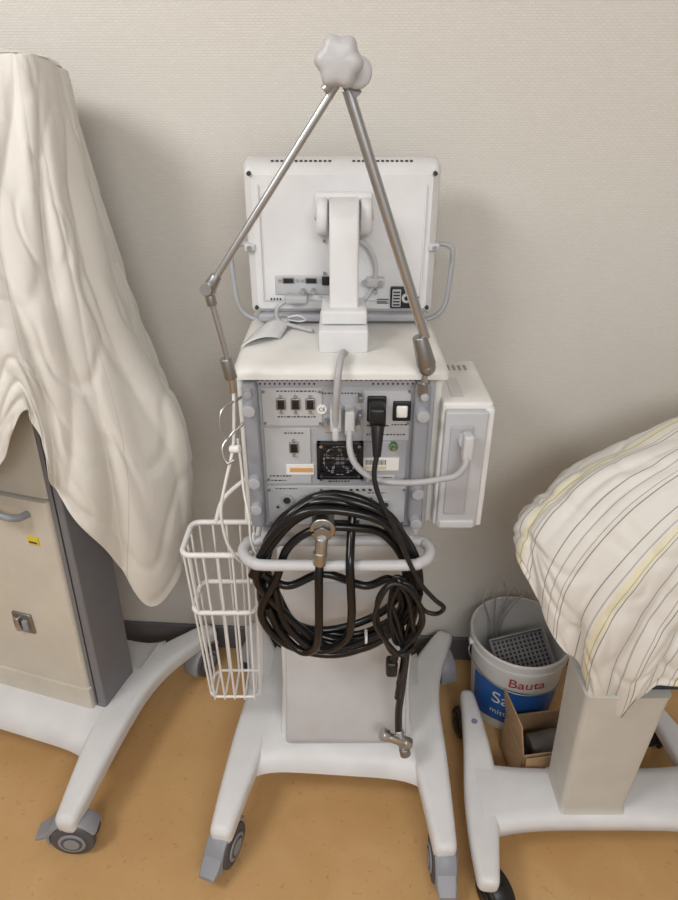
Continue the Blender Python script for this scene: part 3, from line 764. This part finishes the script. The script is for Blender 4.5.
# ------------------------------------------------------------------ bucket
BC = (.49, 1.295)
group('plastic_bucket', (BC[0], BC[1], 0))
lathe('shell', [(.0001, .004), (.100, .004), (.101, 0.0005), (.106, .001), (.109, .01), (.126, .235), (.131, .237), (.131, .245), (.127, .247), (.1275, .262), (.133, .264), (.134, .275), (.131, .280), (.128, .278), (.125, .262), (.107, .012), (.0001, .010)], (BC[0], BC[1], 0), bucketw)
def cyl_patch(name, a0, a1, m_, fn, n=24, nz=10, off=.0012):
    bm = bmesh.new(); V = []
    for i in range(n+1):
        for j in range(nz+1):
            a = math.radians(a0+(a1-a0)*i/n); lo, hi = fn(i/n)
            z = lo+(hi-lo)*j/nz; r_ = .109+(.126-.109)*(z-.01)/.225+off
            V.append(bm.verts.new((BC[0]+r_*math.cos(a), BC[1]+r_*math.sin(a), z)))
    for i in range(n):
        for j in range(nz): bm.faces.new((V[i*(nz+1)+j], V[(i+1)*(nz+1)+j], V[(i+1)*(nz+1)+j+1], V[i*(nz+1)+j+1]))
    reg(name, bm2me(bm, name), m_)
cyl_patch('label_blue', 195, 335, blue, lambda t: (.02+.02*math.sin(t*5), .160+.018*math.sin(t*3.5+.6)))
def wrap_text(name, s, a_mid, z, size, m_, off=.0022):
    o = text(name, s, 0, 0, 0, size, m_, rot=(0, 0, 0), ext=.0002)
    for v in o.data.vertices:
        zz = z+v.co.y; r_ = .109+(.126-.109)*(zz-.01)/.225+off+v.co.z
        a = math.radians(a_mid)+v.co.x/r_
        v.co = Vector((BC[0]+r_*math.cos(a), BC[1]+r_*math.sin(a), zz))
    o.matrix_basis = Matrix.Identity(4)
wrap_text('label_text_red', 'Bauta', 268, .205, .044, red)
wrap_text('label_text_white', 'Sa', 240, .128, .060, paper)
wrap_text('label_text_small', 'mittel', 243, .075, .028, paper)
tube('bail', [(BC[0]-.131, BC[1]-.01, .25)]+[(BC[0]+.142*math.cos(math.radians(a)), BC[1]+.142*math.sin(math.radians(a)), .235-.045*math.sin(math.radians(a-180))) for a in range(190, 351, 20)]+[(BC[0]+.131, BC[1]-.01, .25)], .002, metal2)
for sx in (-1, 1): cyl('bail_boss', (BC[0]+sx*.124, BC[1]-.01, .25), (BC[0]+sx*.138, BC[1]-.01, .25), .009, bucketw)
# perforated grey tray leaning inside the bucket
group('perforated_tray', (BC[0]+.01, BC[1]-.015, .2))
tg = mat('tray_grey', (146, 146, 150), .5); td = mat('tray_hole', (70, 70, 74), .7)
XF = Matrix.Translation((BC[0]+.012, BC[1]-.012, .195)) @ Matrix.Rotation(math.radians(14), 4, 'Z') @ Matrix.Rotation(math.radians(32), 4, 'X') @ Matrix.Rotation(math.radians(-16), 4, 'Y')
box('tray_floor', -.072, .072, -.055, .055, -.004, .0, td, .001, 1)
for k in range(13):
    x = -.070+k*.01167
    box('tray_rib', x-.0022, x+.0022, -.054, .054, -.001, .0045, tg, .001, 1)
for k in range(10):
    y = -.052+k*.01155
    box('tray_rib', -.071, .071, y-.0018, y+.0018, -.001, .0035, tg, .001, 1)
for a in ((-.076, -.071, -.058, .058), (.071, .076, -.058, .058), (-.076, .076, -.060, -.055), (-.076, .076, .055, .060)):
    box('tray_wall', a[0], a[1], a[2], a[3], -.006, .016, tg, .0015)
XF = Matrix.Identity(4)
group('wire_whisk', (BC[0]-.06, BC[1]+.07, .2))
for q, (dx, dz) in enumerate(((-.035, .11), (-.01, .14), (.015, .12), (.04, .10), (.02, .07))):
    x = BC[0]-.045+dx*.4; y = BC[1]+.078+.004*q
    tube('wire_hook', [(x, y, .16), (x+dx*.2, y, .24), (x+dx, y-.01, .24+dz*.8), (x+dx+.012, y-.012, .25+dz), (x+dx+.026, y-.01, .24+dz*.85)], .0024, mat('whisk_wire', (200, 200, 200), .4, .6))

# ------------------------------------------------------------------ cardboard box
group('cardboard_box', (.53, 1.1, 0))
XF = Matrix.Translation((.535, 1.098, .001)) @ Matrix.Rotation(math.radians(8), 4, 'Z')
t_ = .0035
box('bottom', -.095, .095, -.06, .06, 0, t_, card, .0005, 1)
box('side_front', -.095, .095, -.06, -.06+t_, 0, .125, card, .0005, 1)
box('side_back', -.095, .095, .06-t_, .06, 0, .125, card, .0005, 1)
box('side_left', -.095, -.095+t_, -.06, .06, 0, .125, card, .0005, 1)
box('side_right', .095-t_, .095, -.06, .06, 0, .125, card, .0005, 1)
box('flap_left', -.104, -.104+t_, -.058, .058, .124, .235, card, .0005, 1, rot=Matrix.Rotation(math.radians(-10), 4, 'Y'))
box('flap_front', -.09, .09, -.075, -.075+t_, .068, .124, card, .0005, 1, rot=Matrix.Rotation(math.radians(-14), 4, 'X'))
box('dark_liner', -.085, .085, -.052, .052, t_, .06, mat('dark_content', (62, 56, 54), .6), .008)
cyl('roll', (-.05, .0, .075), (.06, .005, .08), .03, mat('roll_grey', (110, 104, 100), .6), bev=.004)
cyl('roll_core', (.058, .005, .08), (.0635, .005, .08), .013, slot)
XF = Matrix.Identity(4)

# ------------------------------------------------------------------ lights
def area(name, loc, target, sx, sy, power, color):
    l = bpy.data.lights.new(name, 'AREA'); l.shape = 'RECTANGLE'; l.size = sx; l.size_y = sy; l.energy = power; l.color = color
    o = bpy.data.objects.new(name, l); S.collection.objects.link(o); o.location = loc
    o.rotation_euler = (Vector(target)-Vector(loc)).to_track_quat('-Z', 'Y').to_euler()
area('ceiling_light', (-1.2, .1, 2.5), (0.0, 1.2, .8), .7, .7, 27, (1, .98, .955))
area('ceiling_light_rear', (.4, -1.4, 2.5), (0, 1.0, .5), 1.4, .8, 50, (1, .98, .955))
w = bpy.data.worlds.new('World'); S.world = w; w.use_nodes = True
w.node_tree.nodes['Background'].inputs['Color'].default_value = (.98, .985, 1, 1)
w.node_tree.nodes['Background'].inputs['Strength'].default_value = .46

# ------------------------------------------------------------------ camera
cd = bpy.data.cameras.new('camera'); cam = bpy.data.objects.new('camera', cd); S.collection.objects.link(cam)
cam.location = (0, 0, 1.55); cam.rotation_euler = (math.radians(61), 0, 0)
cd.sensor_fit = 'VERTICAL'; cd.sensor_height = 24; cd.lens = 24*650/900; cd.clip_start = .02
S.camera = cam
